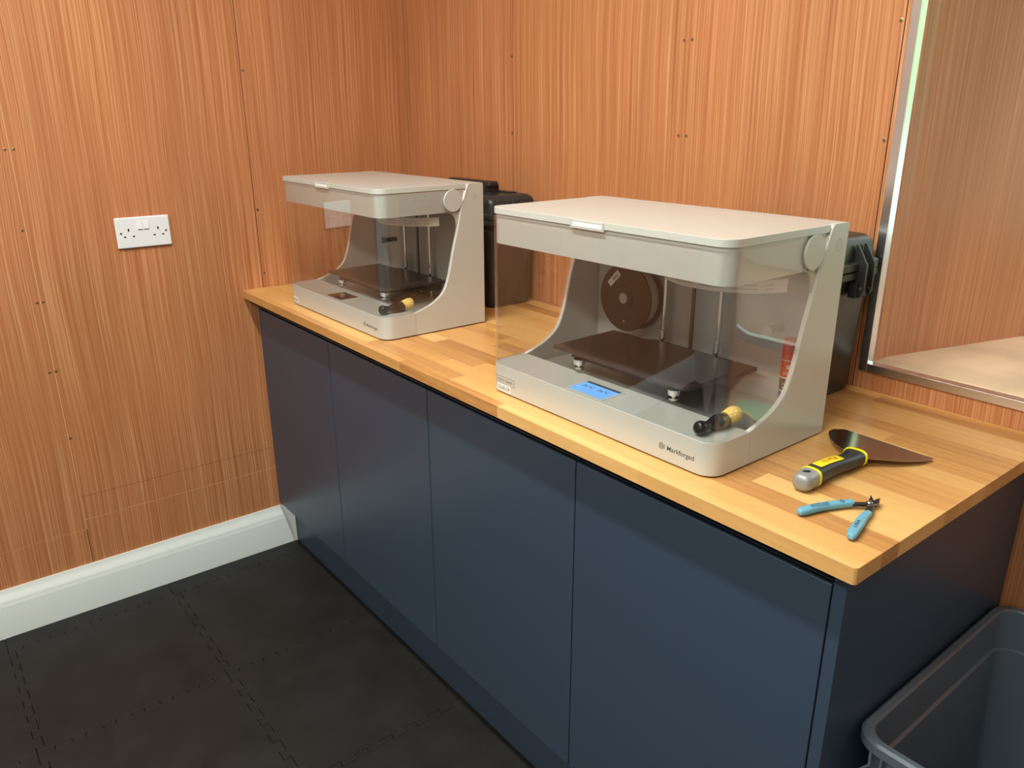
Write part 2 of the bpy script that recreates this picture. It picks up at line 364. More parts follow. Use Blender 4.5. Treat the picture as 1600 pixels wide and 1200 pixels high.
# ---------------- aluminium frame of the hatch, bay beyond it
fr = MB()
fx0, fz0, fw = 1.685, Z(0.036), 0.0165
fr.box(fx0, fx0 + fw, -0.0035, 0.0, fz0, HZ1 + .02)                       # left face
fr.box(fx0 + fw, HX1 + .02, -0.0035, 0.0, fz0, fz0 + 0.0165)              # bottom face
fr.box(fx0 + fw, HX1 + .02, -0.0035, 0.0, HZ1, HZ1 + 0.02)
fr.box(fx0 + fw - .0015, fx0 + fw, 0.0, 0.022, fz0 + .015, HZ1)           # left return
fr.box(fx0 + fw, HX1, 0.0, 0.022, fz0 + .0150, fz0 + .0165)               # bottom return
fr.box(HX1, HX1 + .02, -0.0035, 0.0, fz0 + .0165, HZ1)
struct(fr.build('trim_1', M_alu, bevel=0.0006, seg=1))
bay = MB()
zs = fz0 + 0.0175
A0 = (1.7035, 0.022); A1 = (1.7035, 0.0689); A2 = (1.7035 + 0.1104 * 1.75, 0.0689 + 0.3865 * 1.75)
bay.prism([A0, A1, (A1[0] - .015, A1[1]), (A0[0] - .015, A0[1])], zs, HZ1 + .05)
bay.prism([A1, A2, (A2[0] - .015, A2[1]), (A1[0] - .015, A1[1])], zs, HZ1 + .05)
struct(bay.build('wall_bay', M_ply2, smooth=0))
bs = MB().prism([(1.69, 0.022), (HX1 + .1, 0.022), (HX1 + .1, 0.78), (1.69, 0.78)], zs - 0.018, zs)
struct(bs.build('window_sill', M_birch, smooth=0))
struct(MB().box(1.60, HX1 + .1, 0.0309, 0.80, HZ1, HZ1 + .018).build('bay_ceiling', M_ply2, smooth=0))
struct(MB().box(HX1 + .10, HX1 + .118, 0.022, 0.80, zs - .018, HZ1 + .018).build('wall_bay_right', M_ply2, smooth=0))
wf = MB()
for a, b in ((A2[0] - .02, A2[0] + .03), (2.40, 2.44), (HX1 + .06, HX1 + .10)): wf.box(a, b, 0.745, 0.785, zs, HZ1)
wf.box(A2[0], HX1 + .1, 0.745, 0.785, zs, Z(.20)); wf.box(A2[0], HX1 + .1, 0.745, 0.785, Z(.52), Z(.55)); wf.box(A2[0], HX1 + .1, 0.745, 0.785, HZ1 - .04, HZ1)
struct(wf.build('window_1', M_white, smooth=0))

# ================================================================== FLOOR MATS (interlocking)
TW = 0.034
def jig(p0, p1, phase):
    """polyline along p0->p1 with dovetail teeth (shared by both neighbours)"""
    p0 = Vector(p0); p1 = Vector(p1); d = p1 - p0; L = d.length; d.normalize(); nn = Vector((-d.y, d.x))
    out = [p0.copy()]; n = int(L / (2 * TW)); s0 = (L - n * 2 * TW) / 2
    for i in range(n):
        a = s0 + i * 2 * TW + TW * 0.5; h = 0.017; k = 0.004
        for s, o in ((a, 0), (a - k, h), (a + TW + k, h), (a + TW, 0)): out.append(p0 + d * s + nn * (o if (i + phase) % 2 == 0 or True else -o))
    out.append(p1.copy()); return out
xs = [0.0225, 0.088, 0.566, 1.040, 1.514, 1.988, 2.462]; ys = [-0.5485, -0.992, -1.443, -1.894, -2.345]
edges_h = {}; edges_v = {}
for j, y in enumerate(ys):
    for i in range(len(xs) - 1):
        e_ = [Vector((xs[i], y)), Vector((xs[i + 1], y))] if j in (0, len(ys) - 1) or i == 0 else jig((xs[i], y), (xs[i + 1], y), 0)
        edges_h[i, j] = e_
for i, x in enumerate(xs):
    for j in range(len(ys) - 1):
        edges_v[i, j] = [Vector((x, ys[j])), Vector((x, ys[j + 1]))] if i in (0, len(xs) - 1) else jig((x, ys[j]), (x, ys[j + 1]), 1)
colw = ['narrow edging strip of the mats against the white skirting', 'column of mats by the left wall', 'second column of mats from the left wall', 'third column of mats from the left wall', 'x', 'y']
roww = ['next to the blue plinth', 'second row out from the cabinets', 'third row out from the cabinets', 'fourth row out from the cabinets']
for i in range(4):
    for j in range(3):
        if i == 3 and j > 1: continue
        loop = edges_h[i, j] + edges_v[i + 1, j][1:] + edges_h[i, j + 1][::-1][1:] + edges_v[i, j][::-1][1:-1]
        pts = [(p.x, p.y) for p in loop]
        o = MB().prism(pts, ZF + .0002, 0.0).build('floor_mat', M_mat, bevel=0.0020, seg=1, smooth=0)
        if i == 0: lab = 'black rubber edging strip along the white skirting, ' + ['in the corner by the blue plinth', 'second piece from the cabinets', 'third piece from the cabinets'][j]
        else: lab = 'black interlocking floor mat, ' + ['nearest the left wall', 'second from the left wall', 'third from the left wall'][i - 1] + ', ' + ['touching the blue plinth', 'one row out from the plinth', 'two rows out from the plinth'][j]
        tag(o, lab, 'floor mat', 'interlocking black floor mats')

# ================================================================== CABINETS
dx = [0.0226, 0.5176, 1.0126, 1.5024, 1.9941]; YD = -0.5973; dz0, dz1 = Z(-0.7425), Z(-0.0600)
cabl = ['navy base cabinet at the left wall, under the far machine', 'navy base cabinet, second from the left wall', 'navy base cabinet, third from the left wall, under the near machine', 'navy base cabinet at the right end beside the end panel']
for i in range(4):
    x0, x1 = dx[i] + .001, dx[i + 1] - .001
    c = empty('base_cabinet', (dx[i], YD, Z(-.7605)))
    tag(c, cabl[i], 'cabinet', 'navy base cabinets')
    P = lambda mb, n, m, **k: mb.build(n, m, c, loc=(-dx[i], -YD, -Z(-.7605)), **k)
    P(MB().box(x0, x1, YD + .0195, -.03, Z(-.7600), Z(-.0615)), 'carcass', M_navyshaded, smooth=0)
    g = 0.0014
    P(MB().box(x0 + g - .001, x1 - g + .001, YD, YD + .018, dz0, dz1), 'door', M_navy, bevel=0.0012, seg=2)
    # handle-less rail behind the top of the door
    rx0 = x0 + (0.0 if i == 0 else 0.009); rx1 = dx[i + 1] + (0.008 if i < 3 else 0.0)
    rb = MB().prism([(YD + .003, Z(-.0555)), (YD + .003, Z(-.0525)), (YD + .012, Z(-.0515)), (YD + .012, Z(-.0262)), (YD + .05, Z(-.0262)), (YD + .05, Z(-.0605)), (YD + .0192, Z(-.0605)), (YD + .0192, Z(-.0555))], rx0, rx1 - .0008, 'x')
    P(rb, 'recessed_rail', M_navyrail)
pl = MB().box(0.0285, 1.993, -0.5475, -0.530, 0.0005, Z(-.7610))
tag(pl.build('plinth_board', M_navy, bevel=.0008, seg=1), 'long navy plinth board below the cabinet doors', 'plinth')
ep = MB().box(1.9955, 2.0141, YD - .001, -0.002, 0.0005, Z(-.0250)); ep.m[5] = 0
tag(ep.build('end_panel', [M_navy, M_navyshaded], bevel=.0008, seg=1), 'navy end panel closing the right end of the cabinets', 'panel')
wt = MB().prism([(x, y) for x, y in rrect(0.001, 2.0385, -0.6324, -0.0008, 0.006, 0.001, 4)], Z(-0.0245), T)
# left edge is scribed square to the wall
o = wt.build('worktop', M_stave, bevel=0.0055, seg=4)
tag(o, 'long beech block worktop on top of the navy cabinets', 'worktop')

# ================================================================== DOUBLE SOCKET
def socket():
    y0, z1 = -0.9682, Z(.2497)
    s = empty('double_socket', (0, y0 + .073, z1 - .043)); tag(s, 'white double switched wall socket on the left plywood wall', 'socket')
    P = lambda mb, n, m, **k: mb.build(n, m, s, **k)
    P(MB().box(0.0004, 0.0095, -.073, .073, -.043, .043), 'faceplate', M_socket, bevel=0.004, seg=4)
    for yy in (-.0085, .0085):
        P(MB().prism([(.0088, .008), (.0088, .031), (.0108, .031), (.0135, .009), (.0125, .008)][::-1], yy - .0065, yy + .0065, 'y'), 'switch', M_socket, bevel=.0006)
        P(MB().box(.0094, .0098, yy - .0065, yy + .0065, .0068, .0080), 'switch_gap', M_ink, smooth=0)
    for yy in (-.0395, .0395):
        for a, b, c_, d in ((-.002, .002, .004, .012), (-.0145, -.0085, -.0125, -.0085), (.0085, .0145, -.0125, -.0085)):
            P(MB().box(.0090, .0097, yy + a, yy + b, c_, d), 'pin_slot', M_black, smooth=0)
    for yy in (-.0602, .0602):
        P(MB().lathe([(.0031, .0), (.0031, .0102), (.0027, .0105), (0, .0105)], (0, yy, 0), (1, 0, 0), 14).box(.0104, .0107, yy - .0027, yy + .0027, -.0005, .0005, 1), 'screw', [M_steel, M_gap])
socket()

# ================================================================== PRINTERS
PW, PD = 0.548, 0.301
curve_raw = [(.088, .0575), (.106, .0622), (.143, .0755), (.1735, .0975), (.189, .128), (.1985, .1604), (.209, .204), (.2225, .2505), (.2375, .3126), (.2470, .3430)]
CURVE = catmull(curve_raw, 5)
def vback(w):
    for (v0, w0), (v1, w1) in zip(CURVE, CURVE[1:]):
        if w0 <= w <= w1 + 1e-9: return v0 + (v1 - v0) * (w - w0) / max(w1 - w0, 1e-9)
    return CURVE[0][0] if w < CURVE[0][1] else CURVE[-1][0]

def printer(loc, rz, label, lit, badge, peg_mat):
    p = empty('desktop_printer', loc, rz); tag(p, label, '3d printer', 'silver desktop 3d printers')
    P = lambda mb, n, m, **k: mb.build(n, m, p, **k)
    B0, B1 = .003, .0575
    # base: floor slab, front apron
    b = MB().prism(rrect(0, PW, 0, .0895, .030, .0005), B0, B1)
    b.box(.0095, PW - .0095, .090, PD - .012, B0 + .001, .036)
    P(b, 'base', M_silver, bevel=.0012, seg=2)
    P(MB().prism(rrect(.012, PW - .012, .012, .286, .02, .004), 0, B0 + .001), 'foot_pad', M_dark)
    # side panels
    prof = [(.0900, B0), (.0900, B1 + .0005)] + CURVE[1:] + [(.2500, .3520), (.2530, .3575), (.2560, .3592), (PD - .003, .3592), (PD, .3565), (PD, B0)]
    panels = []
    for a in (0.0, PW - .009):
        panels.append(P(MB().prism(prof, a, a + .009, 'x'), 'side_panel', M_silver, bevel=.0012, seg=2))
    # pale strip along each front edge, light on the chamfer put into its colour
    for a in (.0008, PW - .0078):
        ring = [(v - .0016, w - .0002) for v, w in CURVE]; back = [(v + .0006, w) for v, w in CURVE]
        o_ = .0005 if a > .1 else -.0013
        MB().prism(ring + back[::-1], a, a + .007, 'x').prism([(.2380, .3180), (.2475, .3430), (.2515, .3560), (.2580, .3588), (.2500, .3440), (.2430, .3240)], a + o_ + (.0035 if a > .1 else 0), a + o_ + (.0083 if a > .1 else .0050), 'x').build('edge_highlight', M_edge, panels[1 if a > .1 else 0], smooth=50)
    P(MB().box(.009, PW - .009, PD - .012, PD - .0005, B0, .3560), 'back_panel', M_inner, bevel=.001)
    # gantry housing band (open box behind the clear hood)
    o1 = rrect(.0040, PW - .0040, .0040, .2460, .027, .0005); i1 = rrect(.008, PW - .008, .008, .2460 - .004, .023, .0005)
    n = len(o1); vs = [(x, y, .2930) for x, y in o1] + [(x, y, .3470) for x, y in o1] + [(x, y, .2930) for x, y in i1] + [(x, y, .3470) for x, y in i1]
    fs = []
    for k in range(n):
        j = (k + 1) % n; fs += [(k, j, n + j, n + k), (2 * n + j, 2 * n + k, 3 * n + k, 3 * n + j), (j, k, 2 * n + k, 2 * n + j), (n + k, n + j, 3 * n + j, 3 * n + k)]
    gb = MB().add(vs, fs)
    for a in (.0040, PW - .0080):   # gusset sweeping into the side panel
        gb.prism([(.1850, .2935), (.1990, .2922), (.2080, .2880), (.2155, .2800), (.2190, .2700), (.2200, .2560), (.2240, .2600), (.2340, .3150), (.2340, .3250), (.1850, .3250)], a, a + .004, 'x')
    P(gb, 'gantry_housing', M_silver)
    # dark carriage mechanics inside the housing
    g = MB().box(.03, PW - .03, .09, .10, .312, .322).box(.03, PW - .03, .14, .15, .312, .322).box(.25, .31, .08, .17, .300, .330).box(.0085, PW - .0085, .2430, .2820, .296, .340)
    P(g, 'print_carriage', M_dark, bevel=.001)
    # lid
    lp = [q for q in rrect(.0010, PW - .0010, 0, .2490, .0290, .0005)]
    P(MB().prism(lp, .3478, .3592), 'lid', M_lid, bevel=.0022, seg=3)
    P(MB().box(.0095, PW - .0095, .2492, PD - .0005, .3565, .3592), 'rear_cover', M_lid, bevel=.0008)
    la = MB().box(.2280, .2335, -.0016, .0030, .3440, .3588).box(.3005, .3060, -.0016, .0030, .3440, .3588).box(.2335, .3005, -.0016, .0030, .3440, .3490)
    lt = P(la, 'latch', M_silver, bevel=.0008)
    MB().box(.2335, .3005, -.0010, .0000, .3490, .3540).build('latch_highlight', M_edge, lt, smooth=0)  # pale strip painting the highlight in the latch notch
    MB().box(.2335, .3005, -.0008, .0000, .3540, .3575).build('latch_slot', M_inner, lt, smooth=0)
    # clear hood
    def path(off, w):
        e = vback(w) - .0022; rr = .030 - off; x0, x1, y0 = off, PW - off, off; out = []
        for k in range(6): out.append((x0, e + (.030 - e) * k / 6))
        for k in range(9):
            a = R_(180 + 90 * k / 8); out.append((x0 + rr + rr * math.cos(a), y0 + rr + rr * math.sin(a)))
        for k in range(9):
            a = R_(270 + 90 * k / 8); out.append((x1 - rr + rr * math.cos(a), y0 + rr + rr * math.sin(a)))
        for k in range(1, 7): out.append((x1, .030 + (e - .030) * k / 6))
        return [(x, y, w) for x, y in out]
    ws = [w for v, w in CURVE[::2]]; ws[0] = .0580; ws[-1] = .3428
    ro = [path(0, w) for w in ws]; ri = [path(.0026, w) for w in ws]
    n = len(ro[0]); K = len(ws); vs = [q for rr in ro for q in rr] + [q for rr in ri for q in rr]; O = n * K; fs = []
    for k in range(K - 1):
        for i in range(n - 1):
            a, b_, c_, d = k * n + i, k * n + i + 1, (k + 1) * n + i + 1, (k + 1) * n + i
            fs += [(a, b_, c_, d), (O + d, O + c_, O + b_, O + a)]
        fs += [(k * n, (k + 1) * n, O + (k + 1) * n, O + k * n), ((k + 1) * n - 1, O + (k + 1) * n - 1, O + (k + 2) * n - 1, (k + 2) * n - 1)]
    for i in range(n - 1):
        fs += [(i, O + i, O + i + 1, i + 1), (O - n + i, O - n + i + 1, 2 * O - n + i + 1, 2 * O - n + i)]
    h = P(MB().add(vs, fs), 'clear_hood', M_acryl); h['label'] = 'clear acrylic hood'
    # hinge discs, hexagon marks
    for s, x in ((-1, 0.0), (1, PW)):
        P(MB().lathe([(.0270, -.002), (.0270, .0012), (.0262, .0020), (0, .0020)], (x, .2090, .3210), (s, 0, 0), 40), 'hinge_disc', M_silver)
    hx = [(.2770 + .0095 * math.sin(R_(60 * k)), .3260 + .0115 * math.cos(R_(60 * k))) for k in range(6)]
    hi = [(.2770 + .0088 * math.sin(R_(60 * k)), .3260 + .0107 * math.cos(R_(60 * k))) for k in range(6)]
    hm = MB()
    for k in range(6):
        j = (k + 1) % 6; hm.prism([hx[k], hx[j], hi[j], hi[k]], PW - .0005, PW + .0004, 'x')
    for q in (-.004, 0, .004): hm.box(PW - .0005, PW + .0004, .2720, .2820, .3257 + q, .3263 + q)
    P(hm, 'emblem', M_inner, smooth=0)
    # motion system and bed
    bed = [(.104, .0765), (.100, .246), (.190, .246), (.197, .2545), (.305, .2585), (.330, .2575), (.345, .2520), (.383, .2520), (.392, .2600), (.437, .2600), (.4415, .1915), (.424, .1900), (.427, .1750), (.432, .090), (.424, .0765)]
    P(MB().prism(bed, .0925, .1000), 'build_plate', M_platec, bevel=.0012)
    P(MB().prism([(.135, .095), (.39, .095), (.405, .24), (.12, .24)], .0790, .0915).box(.18, .37, .235, .2840, .060, .0915), 'plate_carrier', M_dark, bevel=.002)
    for (a, c_) in ((.166, .0875), (.391, .0935), (.275, .22)):
        P(MB().lathe([(.0, .0640), (.0060, .0642), (.0085, .0655), (.0085, .0685), (.0040, .0690), (.0040, .0735), (.0100, .0740), (.0112, .0760), (.0112, .0840)], (a, c_, 0), (0, 0, 1), 20), 'levelling_knob', M_chrome)
    for x, r_, m, nm in ((.2115, .0044, M_chrome, 'guide_rod'), (.3420, .0044, M_chrome, 'guide_rod'), (.2800, .0036, M_lead, 'lead_screw')):
        rod = P(MB().lathe([(r_, .0365), (r_, .3300)], (x, .2690, 0), (0, 0, 1), 16), nm, m)
        if nm == 'guide_rod':
            MB().lathe([(r_ + .0002, .1002), (.0078, .1002), (.0078, .1215), (.0070, .1225), (r_ + .0002, .1225)], (x, .2690, 0), (0, 0, 1), 20).build('bushing', M_chrome, rod)
    # spool pegs on the back panel
    for x, m in (((.128, peg_mat), (.457, M_fil)) if lit else ((.128, peg_mat),)):
        k_ = -.036 if (lit and x < .2) else 0.0    # the spool sits on this peg
        P(MB().lathe([(.0065, -.002), (.0065, .040 + k_), (.0095, .041 + k_), (.0095, .044 + k_), (0, .0445 + k_)], (x, PD - .012, .172), (0, -1, 0), 20), 'spool_peg', m)
    # flat cable looping under the carriage
    rb = []
    for k in range(25):
        a = R_(192 + 156 * k / 24); rb.append((.410 + .118 * math.cos(a), .205 + .110 * math.sin(a)))
    lo = [(x * 1.0, y, .2620) for x, y in rb]; hi_ = [(x, y, .2840) for x, y in rb]
    rb2 = [(.410 + (x - .410) * .985, .205 + (y - .205) * .985) for x, y in rb]
    rings = [[(rb[k][0], rb[k][1], .2600), (rb[k][0], rb[k][1], .2810), (rb2[k][0], rb2[k][1], .2810), (rb2[k][0], rb2[k][1], .2600)] for k in range(25)]
    cab = MB().loft(rings)
    for k in range(3, 22):
        if k % 4 == 0: continue
        for q in (.2660, .2720):
            a, b_ = rb[k], rb[k + 1]; mxy = lambda p, s: (.410 + (p[0] - .410) * s, .205 + (p[1] - .205) * s)
            a2, b2 = mxy(a, 1.004), mxy(b_, 1.004)
            cab.add([(*a2, q), (*b2, q), (*b2, q + .0016), (*a2, q + .0016)], [(0, 1, 2, 3)], 1)
    P(cab, 'flat_cable', [M_ribbon, M_paint2])
    # screen
    sb = MB().prism(rrect(.2140, .3060, .0075, .0680, .003, .003, 4), B1 - .001, B1 + .0012)
    sf = P(sb, 'screen_bezel', M_silver, bevel=.0005)
    sx = MB().box(.2185, .3015, .0115, .0560, B1 + .0012, B1 + .0016, 0).box(.2185, .3015, .0562, .0640, B1 + .0012, B1 + .0016, 1)
    s_ = sx.build('screen', [M_screen if lit else M_screenoff, M_screenbar if lit else M_screenoff], sf, smooth=0)
    s_['label'] = 'lit blue touchscreen' if lit else 'dark unlit touchscreen'
    if lit:
        for x in (.2260, .2640): text('screen_text', '26°C', .0135, M_screenbar, sf, (x, .036, B1 + .0017), (0, 0, 0), .00005)
        text('screen_text', '------', .0060, M_label, sf, (.2300, .0200, B1 + .0017), (0, 0, 0), .00005)
    # front lettering and emblem
    text('brand_lettering', 'Markforged', .0115, M_ink, p, (.4600, -.00005, .0220), width=.0530, bold=.00010)
    em = MB(); ex, ez, er = .4500, .0262, .0062
    hwid = lambda z: min(er * .9, (er - abs(z)) * 1.75)
    for k, z in enumerate((-.0052, -.0031, -.0010, .0011, .0032, .0053)):
        w = max(.0018, hwid(z * .98)); em.box(ex - w, ex + w, -.0002, .0002, ez + z - .0004, ez + z + .0004)
        if k < 5:
            s = 1 if k % 2 else -1; w2 = max(.0018, hwid((z + .001) * .98)); x = ex + s * w2
            em.box(x - .0004, x + .0004, -.0002, .0002, ez + z, ez + z + .0021)
    P(em, 'emblem', M_ink, smooth=0)
    def yv(x):   # front face of the base, including its rounded left corner
        return .030 - math.sqrt(max(.030 ** 2 - (.030 - x) ** 2, 0)) if x < .030 else 0.0
    def strip(mb, x0, x1, z0, z1, t=.0003, n=10):
        xs_ = [x0 + (x1 - x0) * k / n for k in range(n + 1)]
        return mb.loft([[(x, yv(x) - t, z0), (x, yv(x) - t, z1), (x, yv(x) + .0001, z1), (x, yv(x) + .0001, z0)] for x in xs_])
    if badge:
        fb = MB()
        strip(fb, .0190, .0785, .0205, .0211, .0002); strip(fb, .0190, .0785, .0344, .0350, .0002); strip(fb, .0190, .0197, .0211, .0344, .0002, 1); strip(fb, .0778, .0785, .0211, .0344, .0002, 1)
        bo = P(fb, 'badge_outline', M_ink, smooth=0)
        bt = text('badge_lettering', 'ONYX SERIES', .0078, M_ink, bo, (0, 0, .0250), width=.0470)
        for v in bt.data.vertices: v.co.x += .0250; v.co.z += -yv(v.co.x)
    sx0, sx1, sz0, sz1 = (.0262, .0665, .0055, .0197) if badge else (.0190, .0560, .0090, .0235)
    sk = P(strip(MB(), sx0, sx1, sz0, sz1, .0004), 'sticker', M_label)
    st = text('sticker_lettering', 'DUNLOP', (sz1 - sz0) * .80, M_ink, sk, (0, -.00045, sz0 + (sz1 - sz0) * .22), width=(sx1 - sx0) - .005, bold=.0001)
    for v in st.data.vertices: v.co.x += sx0 + .0025; v.co.z += -yv(v.co.x)
    return p
p2 = printer((1.2291, -0.5815, T), 0.0050, 'silver desktop printer with a glowing blue screen and a spool inside, nearest the camera', True, True, M_paint2)
p1 = printer((0.2550, -0.5810, T), 0.0031, 'silver desktop printer with a dark screen in the corner by the left wall', False, False, M_dark)

def in_printer(p, x, y, z): return p.matrix_basis @ Vector((x, y, z))
bpy.context.view_layer.update()

# spool hanging inside the near printer
def spool():
    s = empty('filament_spool', in_printer(p2, .128, .268, .172), 0.0050); tag(s, 'black filament spool with a white sticker hanging inside the near printer', 'spool')
    # local: axis along -y (towards the front)
    P = lambda mb, n, m, **k: mb.build(n, m, s, **k)
    ax = (0, -1, 0)
    def ann(y0, y1, R1, R0): return MB().lathe([(R0, y0), (R1, y0), (R1, y1), (R0, y1), (R0, y0)], (0, 0, 0), ax, 56)
    P(ann(-.012, -.009, .0680, .010), 'flange', M_spool); P(ann(.020, .0235, .0680, .0155), 'flange', M_spool)
    P(ann(-.009, .020, .0600, .010), 'filament', M_fil)
    hb_ = P(MB().lathe([(.0240, .0200), (.0240, .0240), (.0215, .0250), (.0215, .0262), (0, .0262)], (0, 0, 0), ax, 32), 'hub', M_spool)
    c = MB().lathe([(.0110, .024), (.0110, .0285), (.0100, .0295), (0, .0295)], (0, 0, 0), ax, 28).build('hub_cap', M_paint2, hb_); c['label'] = 'grey hub cap'
    a = R_(47); cx, cz = -.031, .035
    lb = MB(); hw, hh = .0190, .0062
    q = [(cx + math.cos(a) * i * hw - math.sin(a) * j * hh, cz + math.sin(a) * i * hw + math.cos(a) * j * hh) for i, j in ((-1, -1), (1, -1), (1, 1), (-1, 1))]
    lb.prism(q, -.0240, -.0236, 'y')
    sk = P(lb, 'sticker', M_label, smooth=0)
    for k, (i0, i1, j) in enumerate(((-.3, .85, .35), (-.3, .7, -.05), (-.3, .8, -.45), (-.85, -.5, .1))):
        qq = [(cx + math.cos(a) * i * hw - math.sin(a) * jj * hh, cz + math.sin(a) * i * hw + math.cos(a) * jj * hh) for i, jj in ((i0, j - .1), (i1, j - .1), (i1, j + .12), (i0, j + .12))]
        MB().prism(qq, -.0242, -.0238, 'y').build('printed_line', M_ink, sk, smooth=0)
    P(MB().lathe([(.0022, .0235), (.0022, .0242), (0, .0242)], (0, 0, -.048), ax, 12), 'screw', M_paint2)
spool()

def brush(p, x, y, rz, label):
    s = empty('round_brush', in_printer(p, x, y, .0577), rz); tag(s, label, 'brush', 'short black brushes inside the printers')
    z = .0125
    s1 = MB().lathe(catmull([(.0001, 0), (.0070, .0010), (.0105, .0050), (.0110, .0110), (.0085, .0190), (.0072, .0260), (.0090, .0340), (.0118, .0440), (.0122, .0540), (.0112, .0640), (.0105, .0685), (.0001, .0686)], 4), (0, 0, z), (0, 1, 0), 28)
    s1.build('handle', M_gloss, s, smooth=60)
    br = MB().lathe([(.0095, .0660), (.0108, .0700), (.0125, .0780), (.0135, .0860), (.0128, .0930), (.0070, .0960), (0.0001, .0950)], (0, 0, z + .001), (0, 1, .04), 24)
    br.build('bristles', M_bristle, s, smooth=60)
brush(p2, .5075, .0085, R_(-2), 'black handled brush with yellow bristles inside the near printer')
brush(p1, .5120, .0100, R_(3), 'black handled brush with pale yellow bristles inside the far printer')

def glue():
    s = empty('glue_stick', in_printer(p2, .4985, .2580, .0362)); tag(s, 'red capped glue stick standing inside the near printer', 'glue stick')
    P = lambda mb, n, m, **k: mb.build(n, m, s, **k)
    P(MB().lathe([(.0130, 0), (.0135, .001), (.0135, .014)], n=28), 'base', M_orange)
    for za, zb in ((.014, .016), (.0385, .0405), (.0620, .0640)): P(MB().lathe([(.0128, za), (.0128, zb)], n=28), 'label_line', M_label)
    P(MB().lathe([(.0130, .0160), (.0130, .0385)], n=28), 'blue_label', M_blue)
    P(MB().lathe([(.0130, .0405), (.0130, .0620)], n=28), 'dark_label', mat('label_brown', (.05, .03, .02), .4))
    P(MB().lathe([(.0130, .0640), (.0130, .0930)], n=28), 'red_label', M_red)
    P(MB().lathe([(.0136, .0950), (.0136, .128), (.0130, .1290), (0, .1290)], n=28).lathe([(.0128, .0930), (.0128, .0950)], n=28, mi=1), 'cap', [M_red, M_label])
    for st, zz, sz, mm in (("ELMER'S", .0700, .0075, M_label), ('Disappearing', .0520, .0042, M_yellow), ('Purple', .0450, .0048, M_label)):
        a = R_(-58); rr = .0134
        ex = Vector((-math.sin(a), math.cos(a), 0)); ez = Vector((0, 0, 1)); en = Vector((math.cos(a), math.sin(a), 0))
        m = Matrix.Identity(4)
        for i in range(3): m[i][0] = ex[i]; m[i][1] = ez[i]; m[i][2] = en[i]
        m.translation = en * rr + ez * zz - ex * .0085
        text('label_lettering', st, sz, mm, s, None, mtx=m, width=.0170)
    P(MB().lathe([(.0042, 0), (.0042, .0003), (0, .0003)], (.0131 * math.cos(R_(-58)), .0131 * math.sin(R_(-58)), .0830), (math.cos(R_(-58)), math.sin(R_(-58)), 0), 10), 'label_emblem', M_label)
glue()

# ================================================================== HARD CASES BEHIND THE PRINTERS
def case(loc, rz, W, D, label, handle):
    c = empty('hard_case', loc, rz); tag(c, label, 'case', 'black hard cases behind the printers')
    P = lambda mb, n, m, **k: mb.build(n, m, c, **k)
    # origin: bottom right back corner; x negative = inwards, y negative = towards the front
    def rr(dx0, dx1, dy0, dy1, z, rad=.018): return [(x, y, z) for x, y in rrect(-W + dx0, -dx1, -D + dy0, -dy1, rad, rad, 5)]
    b = MB().loft([rr(.020, .020, .016, .014, 0), rr(.014, .014, .010, .008, .006), rr(.004, .004, .003, .003, .232)])
    P(b, 'body', M_case, smooth=50)
    P(MB().loft([rr(-.006, -.006, -.004, -.002, .2320), rr(-.010, -.010, -.005, -.003, .2350), rr(-.010, -.010, -.005, -.003, .2465), rr(-.006, -.006, -.004, -.002, .2475)]), 'body_rim', M_case, smooth=50)
    P(MB().loft([rr(-.006, -.006, -.004, -.002, .2485), rr(-.010, -.010, -.005, -.003, .2500), rr(-.010, -.010, -.005, -.003, .2620), rr(-.005, -.005, -.003, -.002, .2650)])
      .loft([rr(.000, .000, .001, .001, .2600), rr(.002, .002, .002, .002, .2900), rr(.006, .006, .005, .005, .3010), rr(.015, .015, .013, .013, .3080), rr(.030, .030, .025, .025, .3100)]).box(-W + .05, -.05, -D + .035, -D + .060, .305, .3135).box(-W + .05, -.05, -.060, -.035, .305, .3135), 'lid', M_case, smooth=50)
    # latch on the right face
    ym = -D / 2 + .006
    lt = MB().box(.000, .0150, ym - .024, ym + .024, .2000, .2290)
    for yy in (ym - .0170, ym + .0110):
        lt.prism([(.0000, .2960), (.0040, .2960), (.0250, .2620), (.0250, .2130), (.0190, .2000), (.0000, .2000)], yy, yy + .0060, 'y')
    lt.box(.0090, .0180, ym - .011, ym + .011, .200, .262)
    lo_ = P(lt, 'latch', M_dark, bevel=.0008)
    MB().lathe([(.0028, -.003), (.0028, .0004), (0, .0006)], (.0190, ym - .0170, .2180), (0, -1, 0), 12).build('latch_pin', M_steel, lo_)
    ring = [(.0230 + .0090 * math.cos(R_(a)), ym - .006 + .001 * math.sin(R_(a)),   .2120 + .0095 * math.sin(R_(a))) for a in range(0, 361, 20)]
    MB().tube(ring, .0010, 6).build('latch_ring', M_dark, lo_)
    if handle:
        for xa in (-W + .10, -.105): P(MB().box(xa, xa + .015, -D + .05, -D + .10, .300, .333), 'handle_bracket', M_dark, bevel=.002)
        P(MB().box(-W + .09, -.080, -D + .058, -D + .092, .326, .3420), 'carry_handle', M_dark, bevel=.006, seg=4)
        P(MB().lathe([(.0030, 0), (.0030, .001), (0, .0012)], (-.0850, -D + .058, .334), (0, -1, 0), 12), 'handle_rivet', M_steel)
    else:
        P(MB().box(-W + .10, -.060, -D + .065, -D + .100, .3090, .3230), 'carry_handle', M_dark, bevel=.005, seg=4)
case((0.7060, -0.0200, T), 0.0, 0.38, 0.165, 'black plastic hard case with a top handle, behind the far printer', True)
case((1.6960, -0.0180, T), 0.0, 0.38, 0.140, 'black plastic hard case with a latch on its side, behind the near printer', False)

